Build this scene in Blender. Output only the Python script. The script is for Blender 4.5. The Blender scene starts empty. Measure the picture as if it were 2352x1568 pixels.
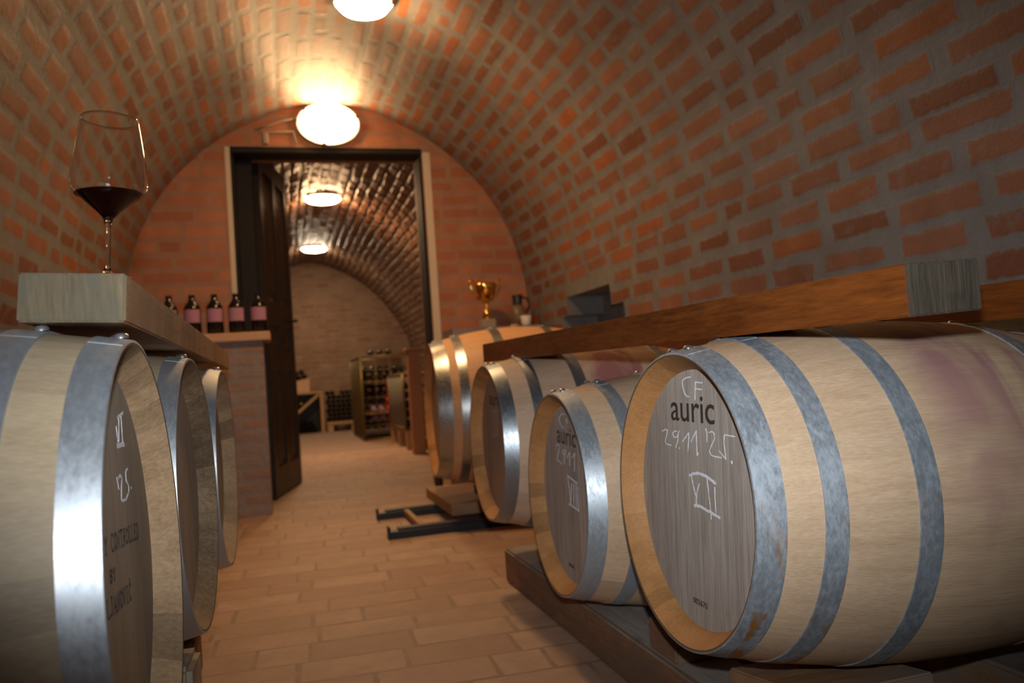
import bpy, bmesh, math, random
from mathutils import Vector, Matrix
R = random.Random(7)
C = bpy.context.scene.collection
SC = bpy.context.scene

# ------------------------------------------------------------------ camera, world, flash, exposure
F = 1829.3
yaw, pitch, roll = .28528, .04172, .06918
fw = Vector((math.sin(yaw)*math.cos(pitch), math.cos(yaw)*math.cos(pitch), math.sin(pitch)))
rt = Vector((math.cos(yaw), -math.sin(yaw), 0)); up = rt.cross(fw)
rt, up = math.cos(roll)*rt-math.sin(roll)*up, math.sin(roll)*rt+math.cos(roll)*up
CAMZ = .83
cam = bpy.data.cameras.new('camera'); camo = bpy.data.objects.new('camera', cam); C.objects.link(camo)
camo.matrix_world = Matrix(((rt.x, up.x, -fw.x, 0), (rt.y, up.y, -fw.y, 0), (rt.z, up.z, -fw.z, CAMZ), (0, 0, 0, 1)))
cam.sensor_width = 36; cam.sensor_fit = 'HORIZONTAL'; cam.lens = 36*F/2352
cam.clip_start = .02; cam.clip_end = 60
cam.dof.use_dof = True; cam.dof.focus_distance = 1.38; cam.dof.aperture_fstop = cam.lens/7.2
SC.camera = camo
W = bpy.data.worlds.new('world'); SC.world = W; W.use_nodes = True
W.node_tree.nodes['Background'].inputs[0].default_value = (.5, .45, .4, 1)
W.node_tree.nodes['Background'].inputs[1].default_value = 0.0
fl = bpy.data.lights.new('camera_flash', 'SPOT'); flo = bpy.data.objects.new('camera_flash', fl); C.objects.link(flo)
flo.matrix_world = Matrix.Translation(up*.125 + fw*.02) @ camo.matrix_world @ Matrix.Diagonal((1, .69, 1, 1))
fl.energy = 122; fl.color = (.89, .945, 1.0); fl.shadow_soft_size = .016; fl.spot_size = math.radians(100); fl.spot_blend = 1.0
LAMP_W = 150.0
SC.view_settings.view_transform = 'Standard'; SC.view_settings.look = 'None'
SC.view_settings.exposure = 0; SC.view_settings.gamma = 1; SC.view_settings.use_curve_mapping = False
SC.cycles.use_denoising = True
SC.cycles.max_bounces = 10; SC.cycles.transmission_bounces = 10
SC.cycles.sample_clamp_indirect = 6

# ------------------------------------------------------------------ node helper
class M:
    def __init__(s, name):
        s.m = bpy.data.materials.new(name); s.m.use_nodes = True; s.t = s.m.node_tree; s.t.nodes.clear()
        s.o = s.t.nodes.new('ShaderNodeOutputMaterial'); s.b = s.t.nodes.new('ShaderNodeBsdfPrincipled')
        s.t.links.new(s.b.outputs[0], s.o.inputs[0]); s._c = None
    def n(s, typ, ins=None, **kw):
        x = s.t.nodes.new(typ)
        for k, v in kw.items(): setattr(x, k, v)
        for k, v in (ins or {}).items(): s.put(x.inputs[k], v)
        return x
    def put(s, sock, v):
        if hasattr(v, 'is_linked') or isinstance(v, bpy.types.NodeSocket): s.t.links.new(v, sock)
        elif isinstance(v, (tuple, list)):
            sock.default_value = (*v, 1) if (len(v) == 3 and sock.type == 'RGBA') else v
        else: sock.default_value = v
    def coord(s, which='Object'):
        return s.n('ShaderNodeTexCoord').outputs[which]
    def vec(s, scale, which='Object', loc=(0, 0, 0)):
        return s.n('ShaderNodeMapping', {'Vector': s.coord(which), 'Scale': scale, 'Location': loc}).outputs[0]
    def noise(s, vec, scale=1, detail=4, rough=.55, dist=0):
        return s.n('ShaderNodeTexNoise', {'Vector': vec, 'Scale': scale, 'Detail': detail, 'Roughness': rough, 'Distortion': dist}).outputs[0]
    def ramp(s, f, stops):
        r = s.n('ShaderNodeValToRGB', {'Fac': f}); e = r.color_ramp.elements
        while len(e) < len(stops): e.new(.5)
        for q, (p, c) in zip(e, stops): q.position = p; q.color = (*c, 1) if not isinstance(c, (int, float)) else (c, c, c, 1)
        return r.outputs[0]
    def mix(s, f, a, b, mode='MIX'):
        x = s.n('ShaderNodeMix', data_type='RGBA', blend_type=mode)
        s.put(x.inputs[0], f); s.put(x.inputs[6], a); s.put(x.inputs[7], b); return x.outputs[2]
    def math(s, op, a, b=0.0, c=0.0, clamp=False):
        x = s.n('ShaderNodeMath', operation=op, use_clamp=clamp); s.put(x.inputs[0], a); s.put(x.inputs[1], b); s.put(x.inputs[2], c); return x.outputs[0]
    def rng(s, v, a, b, c=0, d=1):
        return s.n('ShaderNodeMapRange', {'Value': v, 'From Min': a, 'From Max': b, 'To Min': c, 'To Max': d}).outputs[0]
    def attr(s, name): return s.n('ShaderNodeAttribute', attribute_name=name).outputs['Fac']
    def xyz(s, v): return s.n('ShaderNodeSeparateXYZ', {'Vector': v}).outputs
    def bump(s, h, strength=.3, dist=.01):
        b = s.n('ShaderNodeBump', {'Height': h, 'Strength': strength, 'Distance': dist}); s.put(s.b.inputs['Normal'], b.outputs[0])
    def done(s, col=None, rough=None, metal=None, spec=None):
        for k, v in (('Base Color', col), ('Roughness', rough), ('Metallic', metal), ('Specular IOR Level', spec)):
            if v is not None: s.put(s.b.inputs[k], v)
        return s.m

def plain(name, col, rough=.5, metal=0, spec=.5, var=.12, sc=14):
    k = M(name); n = k.noise(k.vec((sc, sc, sc)))
    c = k.mix(n, tuple(x*(1-var) for x in col), tuple(min(1, x*(1+var)) for x in col))
    return k.done(c, rough, metal, spec)

def wood(name, light, dark, axis=0, fine=55, rough=.55, spec=.35, stave=.0, knots=.0, stain=None, varn=0, seam=True, grey=None, bands=None):
    k = M(name); sc = [fine]*3; sc[axis] = 2.2
    v = k.vec(tuple(sc)); g = k.noise(v, 1, 5, .62, .5)
    sc3 = [fine*6.5]*3; sc3[axis] = 16.; g3 = k.noise(k.vec(tuple(sc3)), 1, 2, .6)
    sc2 = [9.]*3; sc2[axis] = 1.1
    g2 = k.noise(k.vec(tuple(sc2)), 1, 3, .5, 1.4)
    f = k.math('ADD', k.math('ADD', k.math('MULTIPLY', g, .36), k.math('MULTIPLY', g2, .2)), k.math('MULTIPLY', g3, .44))
    c = k.ramp(f, [(.34, dark), (.64, light)])
    if stave:
        r = k.attr('rnd')
        c = k.mix(1.0, c, k.ramp(r, [(0, 1-stave), (.5, 1.0), (1, 1-.35*stave)]), 'MULTIPLY')
        if seam: c = k.mix(k.rng(k.attr('seam'), .9, 1, 0, .3), c, tuple(x*.35 for x in dark))
    if knots:
        kn = k.noise(k.vec((7, 7, 7)), 1, 2, .5)
        c = k.mix(k.rng(kn, .66, .74, 0, knots), c, tuple(x*.35 for x in dark))
    if bands:
        bn = k.noise(k.vec(bands[0]), 1, 4, .6, .4); c = k.mix(k.rng(bn, .42, .62, 0, .75), c, bands[1])
    if grey: c = k.mix(k.rng(k.noise(k.vec((5, 5, 5)), 1, 3), .4, .65), c, grey)
    if stain:
        x0, x1, amt, col = stain
        o = k.xyz(k.coord()); w = k.noise(k.vec((7, 3.2, 3.2)), 1, 3, .6, .8)
        band = k.math('MULTIPLY', k.rng(o[0], x0-.05, x0+.05), k.rng(o[0], x1-.05, x1+.05, 1, 0))
        hh = k.rng(o[2], -.2, .25)
        m_ = k.math('MULTIPLY', k.math('MULTIPLY', band, k.rng(w, .44, .6)), k.math('MULTIPLY', hh, amt), clamp=True)
        c = k.mix(m_, c, col)
    k.bump(g3, .14, .003)
    return k.done(c, k.rng(g, .3, .7, rough-.08, rough+.1), 0, spec)

def metal(name, base=(.50, .54, .58), oxide=(.62, .66, .70), ox=.5, rust=0., rough=.36, met=.75, mott=.35):
    k = M(name); n1 = k.noise(k.vec((34, 15, 15)), 1, 7, .7, .6); n2 = k.noise(k.vec((150, 70, 70)), 1, 4, .7)
    n0 = k.noise(k.vec((5, 4, 4), loc=(3, 1, 7)), 1, 3, .5)
    f = k.math('ADD', k.math('MULTIPLY', n1, .4), k.math('ADD', k.math('MULTIPLY', n2, .4), k.math('MULTIPLY', n0, .2)))
    m_ = k.rng(f, .42, .62, 0, ox); dk = k.rng(k.noise(k.vec((20, 11, 11), loc=(3, 1, 7)), 1, 5, .65), .4, .7, 0, mott)
    c = k.mix(dk, base, tuple(x*.5 for x in base)); c = k.mix(m_, c, oxide)
    if rust:
        rn = k.noise(k.vec((16, 7, 7), loc=(1, 5, 2)), 1, 3, .6)
        z = k.xyz(k.coord())[2]
        c = k.mix(k.math('MULTIPLY', k.rng(rn, .56, .64, 0, rust), k.rng(z, .05, -.15)), c, (.42, .19, .04))
    k.bump(n2, .06, .002)
    return k.done(c, k.math('ADD', k.math('MULTIPLY', m_, .25), k.rng(n2, .3, .7, rough-.04, rough+.08)), met, .5)

def bricks(name, cols, mortar, mortar2, ero=.9, rough=.55, bump=.5, spec=.4, smr=.55):
    k = M(name); o = k.coord()
    n = k.noise(k.n('ShaderNodeMapping', {'Vector': o, 'Scale': (38, 38, 38)}).outputs[0], 1, 4, .6)
    n2 = k.noise(k.n('ShaderNodeMapping', {'Vector': o, 'Scale': (7, 7, 7)}).outputs[0], 1, 4, .6)
    n3 = k.noise(k.n('ShaderNodeMapping', {'Vector': o, 'Scale': (160, 160, 160)}).outputs[0], 1, 3, .6)
    e = k.math('ADD', k.attr('edge'), k.math('MULTIPLY', k.math('SUBTRACT', k.math('ADD', k.math('MULTIPLY', n, .7), k.math('MULTIPLY', n2, .5)), .6), ero*2))
    mask = k.rng(e, .22, .72)
    smear = k.math('MULTIPLY', k.rng(k.noise(k.n('ShaderNodeMapping', {'Vector': o, 'Scale': (15, 15, 15), 'Location': (4, 2, 9)}).outputs[0], 1, 5, .65), .55, .75), smr)
    mask = k.math('MULTIPLY', mask, k.math('SUBTRACT', 1.0, smear))
    b = k.ramp(k.attr('rnd'), cols)
    b = k.mix(k.rng(n2, .3, .75, .0, .45), b, tuple(x*.6 for x in cols[0][1])); b = k.mix(k.rng(n3, .55, .8, 0, .25), b, mortar)
    mo = k.mix(k.rng(n2, .35, .65), mortar, mortar2); mo = k.mix(k.rng(n3, .3, .8, 0, .4), mo, tuple(x*.6 for x in mortar2))
    c = k.mix(mask, mo, b)
    h = k.math('ADD', k.math('MULTIPLY', mask, .05), k.math('ADD', k.math('MULTIPLY', n3, .22), k.math('MULTIPLY', n, .4)))
    k.bump(h, bump, .006)
    return k.done(c, rough, 0, spec)

def brick_tex(name, c1, c2, mortar, bw, rh, ms, which='UV', rough=.5, swap=False, spec=.4, bump=.5):
    k = M(name); v = k.coord(which); n = k.n('ShaderNodeTexNoise', {'Vector': v, 'Scale': 9., 'Detail': 3.}).outputs[1]
    v = k.n('ShaderNodeVectorMath', {0: v, 1: k.n('ShaderNodeVectorMath', {0: n, 3: .035}, operation='SCALE').outputs[0]}, operation='ADD').outputs[0]
    if swap:
        q = k.xyz(v); v = k.n('ShaderNodeCombineXYZ', {'X': q[swap[0]], 'Y': q[swap[1]]}).outputs[0]
    t = k.n('ShaderNodeTexBrick', {'Vector': v, 'Color1': c1, 'Color2': c2, 'Mortar': mortar, 'Scale': 1., 'Mortar Size': ms, 'Mortar Smooth': .35, 'Bias': 0., 'Brick Width': bw, 'Row Height': rh})
    n2 = k.noise(k.vec((3, 3, 3)), 1, 5, .65)
    c = k.mix(k.rng(n2, .35, .75, 0, .5), t.outputs[0], tuple(x*.5 for x in c1))
    k.bump(k.math('ADD', k.math('MULTIPLY', t.outputs[1], -.2), k.math('MULTIPLY', k.noise(k.vec((7, 13, 7)), 1, 3, .6), 1.4)), bump, .02)
    return k.done(c, rough, 0, spec)

def emis(name, col, st):
    k = M(name); k.done((.9, .88, .82), .4); k.put(k.b.inputs['Emission Color'], col); k.put(k.b.inputs['Emission Strength'], st); return k.m

BR = [(0, (.165, .060, .033)), (.25, (.23, .090, .052)), (.75, (.275, .118, .072)), (.88, (.30, .108, .048)), (1, (.32, .095, .03))]
mt = {}
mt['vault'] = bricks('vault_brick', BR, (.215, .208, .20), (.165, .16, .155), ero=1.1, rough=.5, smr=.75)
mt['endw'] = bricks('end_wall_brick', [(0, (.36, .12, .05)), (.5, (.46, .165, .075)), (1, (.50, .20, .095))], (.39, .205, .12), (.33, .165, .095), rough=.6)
mt['floor'] = bricks('floor_paver', [(0, (.36, .222, .152)), (.5, (.42, .27, .187)), (1, (.46, .307, .217))], (.24, .155, .105), (.34, .225, .158), ero=.55, rough=.62, bump=.35, spec=.3)
mt['pier'] = brick_tex('pier_brick', (.34, .19, .135), (.29, .235, .21), (.28, .235, .21), .26, .085, .022, 'Object', .7, (0, 2), .3)
mt['vault2'] = bricks('far_vault_brick', [(0, (.16, .07, .04)), (.5, (.24, .11, .062)), (1, (.30, .15, .09))], (.17, .13, .10), (.12, .092, .07), rough=.5, bump=.8, spec=.35)
mt['wall2'] = brick_tex('far_wall_brick', (.27, .11, .06), (.35, .20, .12), (.28, .19, .125), .3, .1, .03, 'Object', .7, (0, 2), .3)
mt['plaster'] = plain('plaster', (.62, .50, .36), .7)
mt['darkwood'] = wood('dark_door_wood', (.026, .014, .008), (.011, .007, .004), 2, 40, .42, .45)
mt['jamb'] = plain('black_jamb', (.014, .011, .009), .65, 0, .25)
mt['black'] = plain('black_paint', (.012, .011, .011), .4)
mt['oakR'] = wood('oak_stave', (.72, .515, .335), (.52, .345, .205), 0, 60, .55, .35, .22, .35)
mt['oakRs'] = wood('oak_stave_stained', (.72, .515, .335), (.52, .345, .205), 0, 60, .55, .35, .2, .3, (.36, .66, .9, (.40, .20, .19)))
mt['oakP'] = wood('oak_stave_pink', (.66, .46, .31), (.48, .31, .20), 0, 60, .55, .35, .2, .3, (.34, .75, 1.3, (.38, .15, .135)))
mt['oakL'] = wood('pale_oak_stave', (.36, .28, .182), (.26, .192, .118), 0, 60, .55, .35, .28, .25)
mt['oak4'] = wood('fresh_oak_stave', (.66, .37, .18), (.52, .27, .125), 0, 55, .5, .35, .2, .3)
mt['chR'] = wood('chime_oak', (.54, .265, .095), (.36, .165, .055), 0, 45, .6, .3, .4, .0)
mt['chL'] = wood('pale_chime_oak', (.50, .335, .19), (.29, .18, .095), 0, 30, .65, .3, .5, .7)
mt['rim'] = plain('dark_stave_end', (.13, .085, .045), .7)
mt['headR'] = wood('weathered_head', (.56, .49, .43), (.28, .23, .185), 2, 70, .6, .3, .18, 0)
mt['headR3'] = wood('brown_head', (.44, .31, .235), (.27, .18, .13), 2, 70, .6, .3, .18, 0)
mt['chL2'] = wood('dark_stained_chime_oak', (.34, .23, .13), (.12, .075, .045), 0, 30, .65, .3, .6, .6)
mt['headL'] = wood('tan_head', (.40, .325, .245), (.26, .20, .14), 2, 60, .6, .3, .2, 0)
mt['hoopR'] = metal('zinc_hoop', (.33, .37, .41), (.54, .59, .64), .75, 1.0, .42, .5, .45)
mt['hoopR2'] = metal('smooth_zinc_hoop', (.46, .51, .55), (.47, .53, .58), .7, 0, .36, .65, .15)
mt['hoopL'] = metal('shiny_zinc_hoop', (.52, .56, .60), (.42, .46, .50), .22, 0, .40, .82, .2)
mt['hoop4'] = metal('bright_hoop', (.40, .40, .39), (.36, .36, .36), .2, 0, .27, .92, .2)
mt['hoop3'] = metal('grey_zinc_hoop', (.34, .37, .40), (.34, .37, .40), .3, 0, .34, .85, .2)
mt['rivet'] = plain('rivet_steel', (.55, .56, .58), .3, .9)
mt['chalk'] = plain('chalk', (.84, .84, .88), .9, 0, .1)
mt['chalk2'] = plain('faint_chalk', (.42, .36, .33), .9, 0, .1)
mt['burn'] = plain('burned_mark', (.06, .043, .034), .8, 0, .2)
mt['burn2'] = plain('faded_burned_mark', (.10, .065, .045), .8, 0, .2)
mt['varn'] = wood('varnished_beam', (.22, .060, .009), (.075, .019, .004), 1, 22, .4, .45, 0, .45)
mt['greyend'] = wood('weathered_end_grain', (.085, .067, .048), (.020, .017, .012), 2, 48, .85, .08, 0, .5)
mt['beamL'] = wood('pale_beam', (.42, .25, .135), (.26, .145, .075), 1, 18, .6, .3, 0, .2, None, 0, True, None, ((20, 9, 2.5), (.23, .125, .062)))
mt['endL'] = wood('pale_end_grain', (.15, .112, .066), (.066, .053, .035), 2, 26, .8, .1, 0, .6, None, 0, True, None, ((22, 22, 16), (.085, .077, .056)))
mt['rail'] = wood('rail_wood', (.30, .165, .095), (.15, .085, .05), 1, 26, .75, .2, 0, .3, None, 0, True, None, ((6, 3, 6), (.17, .12, .085)))
mt['railtop'] = wood('grey_rail_top', (.36, .32, .28), (.21, .185, .16), 1, 26, .8, .2, 0, .3)
mt['chock'] = wood('chock_wood', (.44, .26, .13), (.25, .14, .07), 0, 26, .7, .2, 0, .3, None, 0, True, (.34, .25, .19))
mt['chockp'] = wood('pale_chock_wood', (.42, .36, .26), (.26, .22, .16), 2, 22, .7, .2, 0, .4)
mt['plank'] = wood('plank_wood', (.42, .24, .125), (.28, .15, .08), 0, 26, .6, .3, 0, .2)
mt['shelf'] = wood('shelf_board', (.60, .36, .21), (.46, .26, .14), 0, 26, .55, .3, 0, .2)
mt['steel'] = plain('black_steel', (.018, .02, .024), .42, .3)
mt['lwood'] = wood('rack_wood', (.50, .30, .14), (.34, .19, .085), 2, 26, .6, .3)
mt['post'] = wood('post_wood', (.46, .21, .085), (.31, .13, .05), 2, 22, .5, .35)
mt['dkglass'] = plain('dark_bottle_glass', (.010, .008, .007), .12, 0, .55, .3)
mt['label'] = plain('pink_label', (.44, .21, .29), .7, 0, .2, .06)
mt['red'] = plain('red_capsule', (.55, .05, .03), .4)
mt['yellow'] = plain('yellow_capsule', (.75, .42, .04), .4)
mt['lav'] = plain('lavender_capsule', (.32, .22, .34), .5)
mt['blue'] = plain('blue_capsule', (.05, .07, .22), .45)
mt['wire'] = plain('yellowish_wire', (.17, .125, .055), .45, .6)
mt['gwire'] = plain('grey_mesh', (.16, .145, .125), .6, .2)
mt['gold'] = plain('gold', (.95, .58, .14), .12, 1.0, .5, .04)
mt['marble'] = plain('stone_plinth', (.36, .29, .20), .5)
mt['clay'] = plain('dark_glazed_clay', (.035, .025, .02), .3)
mt['clay2'] = plain('brown_clay', (.17, .10, .055), .4)
mt['white'] = plain('white_ceramic', (.75, .66, .6), .4)
mt['cable'] = plain('grey_cable', (.36, .30, .22), .5)
mt['lampbase'] = plain('lamp_base', (.7, .66, .6), .4)
mt['clip'] = plain('dark_clip', (.02, .018, .012), .4)
WARM = (1.0, .60, .27); WARM2 = (1.0, .60, .30); COOL = (1.0, .80, .55)
mt['glow'] = emis('lamp_glass', WARM, LAMP_W)
mt['gloww'] = emis('wall_lamp_glass', WARM, 44.0)
mt['glow2'] = emis('far_lamp_glass', WARM2, 185.0)
mt['glow3'] = emis('farthest_lamp_glass', COOL, 90.0)
k = M('clear_glass'); k.done((1, 1, 1), 0.025); k.b.inputs['Transmission Weight'].default_value = 1; k.b.inputs['IOR'].default_value = 1.46; mt['glass'] = k.m
k = M('red_wine'); k.done((.006, .0006, .001), .05, 0, .4); mt['wine'] = k.m

# ------------------------------------------------------------------ object helpers
def obj(name, bm, mats, parent=None, smooth=False, angle=None):
    me = bpy.data.meshes.new(name)
    if isinstance(bm, bmesh.types.BMesh):
        bm.normal_update(); bm.to_mesh(me); bm.free()
    else: me = bm
    o = bpy.data.objects.new(name, me); C.objects.link(o)
    for m_ in (mats if isinstance(mats, (list, tuple)) else [mats]): me.materials.append(m_ if not isinstance(m_, str) else mt[m_])
    if smooth:
        for p in me.polygons: p.use_smooth = True
        if angle: me.set_sharp_from_angle(angle=math.radians(angle))
    if parent: o.parent = parent
    return o
def thing(name, label, cat, mat=None, group=None):
    o = bpy.data.objects.new(name, None); C.objects.link(o); o.empty_display_size = .05
    if mat is not None: o.matrix_world = mat
    return tag(o, label, cat, group)
def tag(o, label, cat, group=None):
    o['label'] = label; o['category'] = cat
    if group: o['group'] = group
    return o
def struct(o): o['kind'] = 'structure'; return o
def T(x, y, z, rz=0): return Matrix.Translation((x, y, z)) @ Matrix.Rotation(rz, 4, 'Z')
def box(bm, x0, x1, y0, y1, z0, z1, bev=0, mi=0, seg=1):
    b = bmesh.new()
    vs = [b.verts.new((x, y, z)) for x in (x0, x1) for y in (y0, y1) for z in (z0, z1)]
    for f in ((0, 1, 3, 2), (4, 6, 7, 5), (0, 4, 5, 1), (2, 3, 7, 6), (0, 2, 6, 4), (1, 5, 7, 3)): b.faces.new([vs[i] for i in f])
    if bev: bmesh.ops.bevel(b, geom=b.edges[:], offset=bev, segments=seg, affect='EDGES')
    bmesh.ops.recalc_face_normals(b, faces=b.faces[:])
    merge(bm, b, mi)
def merge(bm, b, mi=None, mat=None):
    mp = {}
    for v in b.verts: mp[v] = bm.verts.new(mat @ v.co if mat else v.co)
    for f in b.faces:
        try: g = bm.faces.new([mp[v] for v in f.verts]); g.material_index = f.material_index if mi is None else mi; g.smooth = f.smooth
        except ValueError: pass
    b.free()
def BX(*a, **k):
    bm = bmesh.new(); box(bm, *a, **k); return bm
def lathe(prof, seg=32, axis='Z', bm=None, mi=0, mat=None):
    b = bmesh.new(); rings = []
    for r, h in prof:
        if r < 1e-6: rings.append([b.verts.new((0, 0, h))])
        else: rings.append([b.verts.new((r*math.cos(2*math.pi*i/seg), r*math.sin(2*math.pi*i/seg), h)) for i in range(seg)])
    for a, c in zip(rings, rings[1:]):
        for i in range(seg):
            j = (i+1) % seg
            if len(a) == 1 and len(c) == 1: continue
            if len(a) == 1: f = b.faces.new((a[0], c[j], c[i]))
            elif len(c) == 1: f = b.faces.new((a[i], a[j], c[0]))
            else: f = b.faces.new((a[i], a[j], c[j], c[i]))
            f.smooth = True
    bmesh.ops.recalc_face_normals(b, faces=b.faces[:])
    out = bm if bm is not None else bmesh.new()
    merge(out, b, mi, mat); return out
def tube(bm, pts, r, seg=8, mi=0):
    pts = [Vector(p) for p in pts]; rings = []; ref = None
    for i, p in enumerate(pts):
        d = (pts[min(i+1, len(pts)-1)]-pts[max(i-1, 0)]).normalized()
        if ref is None: ref = Vector((0, 0, 1)) if abs(d.z) < .9 else Vector((1, 0, 0))
        a = d.cross(ref).normalized(); b_ = a.cross(d).normalized(); ref = b_
        rings.append([bm.verts.new(p+a*r*math.cos(2*math.pi*k/seg)+b_*r*math.sin(2*math.pi*k/seg)) for k in range(seg)])
    for a, c in zip(rings, rings[1:]):
        for k in range(seg):
            f = bm.faces.new((a[k], a[(k+1) % seg], c[(k+1) % seg], c[k])); f.smooth = True; f.material_index = mi
    for e, rv in ((rings[0], True), (rings[-1], False)):
        f = bm.faces.new(e[::-1] if rv else e); f.material_index = mi
    return bm

# ------------------------------------------------------------------ brick laying
def lay(bm, S, u0, u1, v0, v1, pitch, hb, Lb, ju, off=.0002, jit=.006, half=.22, ok=None, rot=.012, hvar=.12, lvar=.08, ins=.013, tilt=.0, cut=None):
    """S(u, v, h) -> point; lays brick patches over a base surface"""
    eL = bm.verts.layers.float.get('edge') or bm.verts.layers.float.new('edge')
    rL = bm.verts.layers.float.get('rnd') or bm.verts.layers.float.new('rnd')
    v = v0+pitch/2; row = 0
    while v < v1-.2*pitch:
        u = u0-R.random()*Lb-(.5*Lb if row % 2 else 0)
        while u < u1:
            L = Lb*(R.uniform(.42, .55) if R.random() < half else R.uniform(1-lvar, 1+lvar))
            a, b = max(u, u0), min(u+L, u1); u += L+ju*R.uniform(.75, 1.3)
            if cut: a, b = cut(a, b, v)
            if b-a < .05: continue
            if ok and not ok(a, b, v): continue
            h = hb*R.uniform(1-hvar, 1+hvar)/2; vc = v+R.uniform(-jit, jit); th = R.uniform(-rot, rot); rn = R.random(); t1, t2 = R.uniform(-tilt, tilt), R.uniform(-tilt, tilt)
            um = (a+b)/2; vs = []
            for k, (du, dv) in enumerate(((a-um, -h), (b-um, -h), (b-um, h), (a-um, h))):
                du += R.uniform(-.004, .004); dv += R.uniform(-.005, .005)
                for t, hh in ((0, off), (1, off+.0005)):
                    x = du-math.copysign(ins*t, du); y = dv-math.copysign(min(ins, h*.7)*t, dv)
                    w = bm.verts.new(S(um+x-y*th, vc+y+x*th, hh+(tilt+t1*math.copysign(1, du)*.5+t2*math.copysign(1, dv)*.5)*t)); w[eL] = t; w[rL] = rn; vs.append(w)
            o_ = vs[0::2]; i_ = vs[1::2]
            bm.faces.new(i_)
            for k in range(4): bm.faces.new((o_[k], o_[(k+1) % 4], i_[(k+1) % 4], i_[k]))
        v += pitch; row += 1

# vault profile: x offset from the crown line / height
CX = .45
half_prof = [(0, 2.94), (.3, 2.905), (.54, 2.80), (.78, 2.665), (.98, 2.50), (1.17, 2.285), (1.31, 2.04), (1.40, 1.797), (1.455, 1.5), (1.48, 1.2), (1.49, .9), (1.50, 0)]
def dens(P, n=4):
    """Catmull-Rom through the profile"""
    out = []
    for i in range(len(P)-1):
        p0 = P[i-1] if i else P[0]; p3 = P[i+2] if i+2 < len(P) else P[-1]
        for k in range(n):
            t = k/n
            out.append(tuple(.5*(2*P[i][d]+(P[i+1][d]-p0[d])*t+(2*p0[d]-5*P[i][d]+4*P[i+1][d]-p3[d])*t*t+(3*P[i][d]-p0[d]-3*P[i+1][d]+p3[d])*t**3) for d in (0, 1)))
    return out+[P[-1]]
full = [(w, z) for w, z in half_prof[::-1]]+[(-w, z) for w, z in half_prof[1:]]
P = [(CX+x, z) for x, z in dens(full, 4)]
P = [(x if x > 0 or z > 1.3 else x-.10*min(1, (1.3-z)/.4), z) for x, z in P]
cum = [0]
for a, b in zip(P, P[1:]): cum.append(cum[-1]+math.hypot(b[0]-a[0], b[1]-a[1]))
LEN = cum[-1]
def pv(v):
    v = min(max(v, 0), LEN-1e-6); i = 0
    while cum[i+1] < v: i += 1
    t = (v-cum[i])/(cum[i+1]-cum[i]); a, b = P[i], P[i+1]
    x, z = a[0]+(b[0]-a[0])*t, a[1]+(b[1]-a[1])*t
    dx, dz = b[0]-a[0], b[1]-a[1]; l = math.hypot(dx, dz)
    return x, z, -dz/l, dx/l       # inward normal
def SV(u, v, h):
    x, z, nx, nz = pv(v); return (x+nx*h, u, z+nz*h)
Y0, YE = -1.8, 6.0
# wall niche on the right wall: stepped hole
niche = [(4.40, 5.13, 1.21, 1.335), (4.225, 5.26, 1.06, 1.21)]
def v_of_z(z): 
    for i in range(len(P)-1):
        if P[i+1][1] >= z: return cum[i]+(cum[i+1]-cum[i])*(z-P[i][1])/(P[i+1][1]-P[i][1])
nv = [(a, b, v_of_z(c), v_of_z(d)) for a, b, c, d in niche]
def cut_niche(a, b, v):
    for A, B, C0, D0 in nv:
        if C0-.03 < v < D0+.03:
            if a < A < b: b = A-.004
            elif a < B < b: a = B+.004
            elif A <= a and b <= B: return 0, 0
    return a, b
def in_niche(a, b, v, m=.0):
    return any(a < B-m and b > A+m and C0-.03 < v < D0+.03 for A, B, C0, D0 in nv)
VR, VL = v_of_z(1.5), LEN-v_of_z(1.5)
def shell(name, va, vb, holes=False):
    bm = bmesh.new()
    eL = bm.verts.layers.float.new('edge'); bm.verts.layers.float.new('rnd')
    vs = sorted(set([va, vb]+[c for c in cum if va < c < vb]+([x for n_ in nv for x in n_[2:]] if holes else [])))
    us = sorted(set([Y0+i*(YE-Y0)/12 for i in range(13)]+([x for n_ in nv for x in n_[:2]] if holes else [])))
    g = [[bm.verts.new(SV(u, v, 0)) for u in us] for v in vs]
    for i in range(len(vs)-1):
        for j in range(len(us)-1):
            um, vm = (us[j]+us[j+1])/2, (vs[i]+vs[i+1])/2
            if holes and any(A < um < B and C0 < vm < D0 for A, B, C0, D0 in nv): continue
            f = bm.faces.new((g[i][j], g[i+1][j], g[i+1][j+1], g[i][j+1])); f.smooth = True
    for v in bm.verts: v[eL] = -1.5
    lay(bm, SV, Y0, YE, va, vb, .109, .080, .285, .047, half=.13, jit=.007, rot=.016, hvar=.14, lvar=.14, ins=.018, tilt=.0005, cut=cut_niche if holes else None)
    if holes:
        for A, B, zc, zd in niche:
            x, d = 1.925, .26
            for q in (((x, A, zc), (x+d, A, zc), (x+d, A, zd), (x, A, zd)), ((x, B, zc), (x, B, zd), (x+d, B, zd), (x+d, B, zc)),
                      ((x+d, A, zc), (x+d, B, zc), (x+d, B, zd), (x+d, A, zd)), ((x, A, zd), (x+d, A, zd), (x+d, B, zd), (x, B, zd)) if zd > 1.3 else ((x, A, zc), (x, B, zc), (x+d, B, zc), (x+d, A, zc))):
                w = [bm.verts.new(p) for p in q]
                for p in w: p[eL] = -1.5
                bm.faces.new(w)
        for A, B in ((4.225, 4.40), (5.13, 5.26)):
            w = [bm.verts.new(p) for p in ((1.925, A, 1.21), (2.185, A, 1.21), (2.185, B, 1.21), (1.925, B, 1.21))]
            for p in w: p[eL] = -1.5
            bm.faces.new(w)
    return struct(obj(name, bm, 'vault'))
shell('wall_right', 0, VR, True); shell('ceiling', VR, VL); shell('wall_left', VL, LEN)

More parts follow.
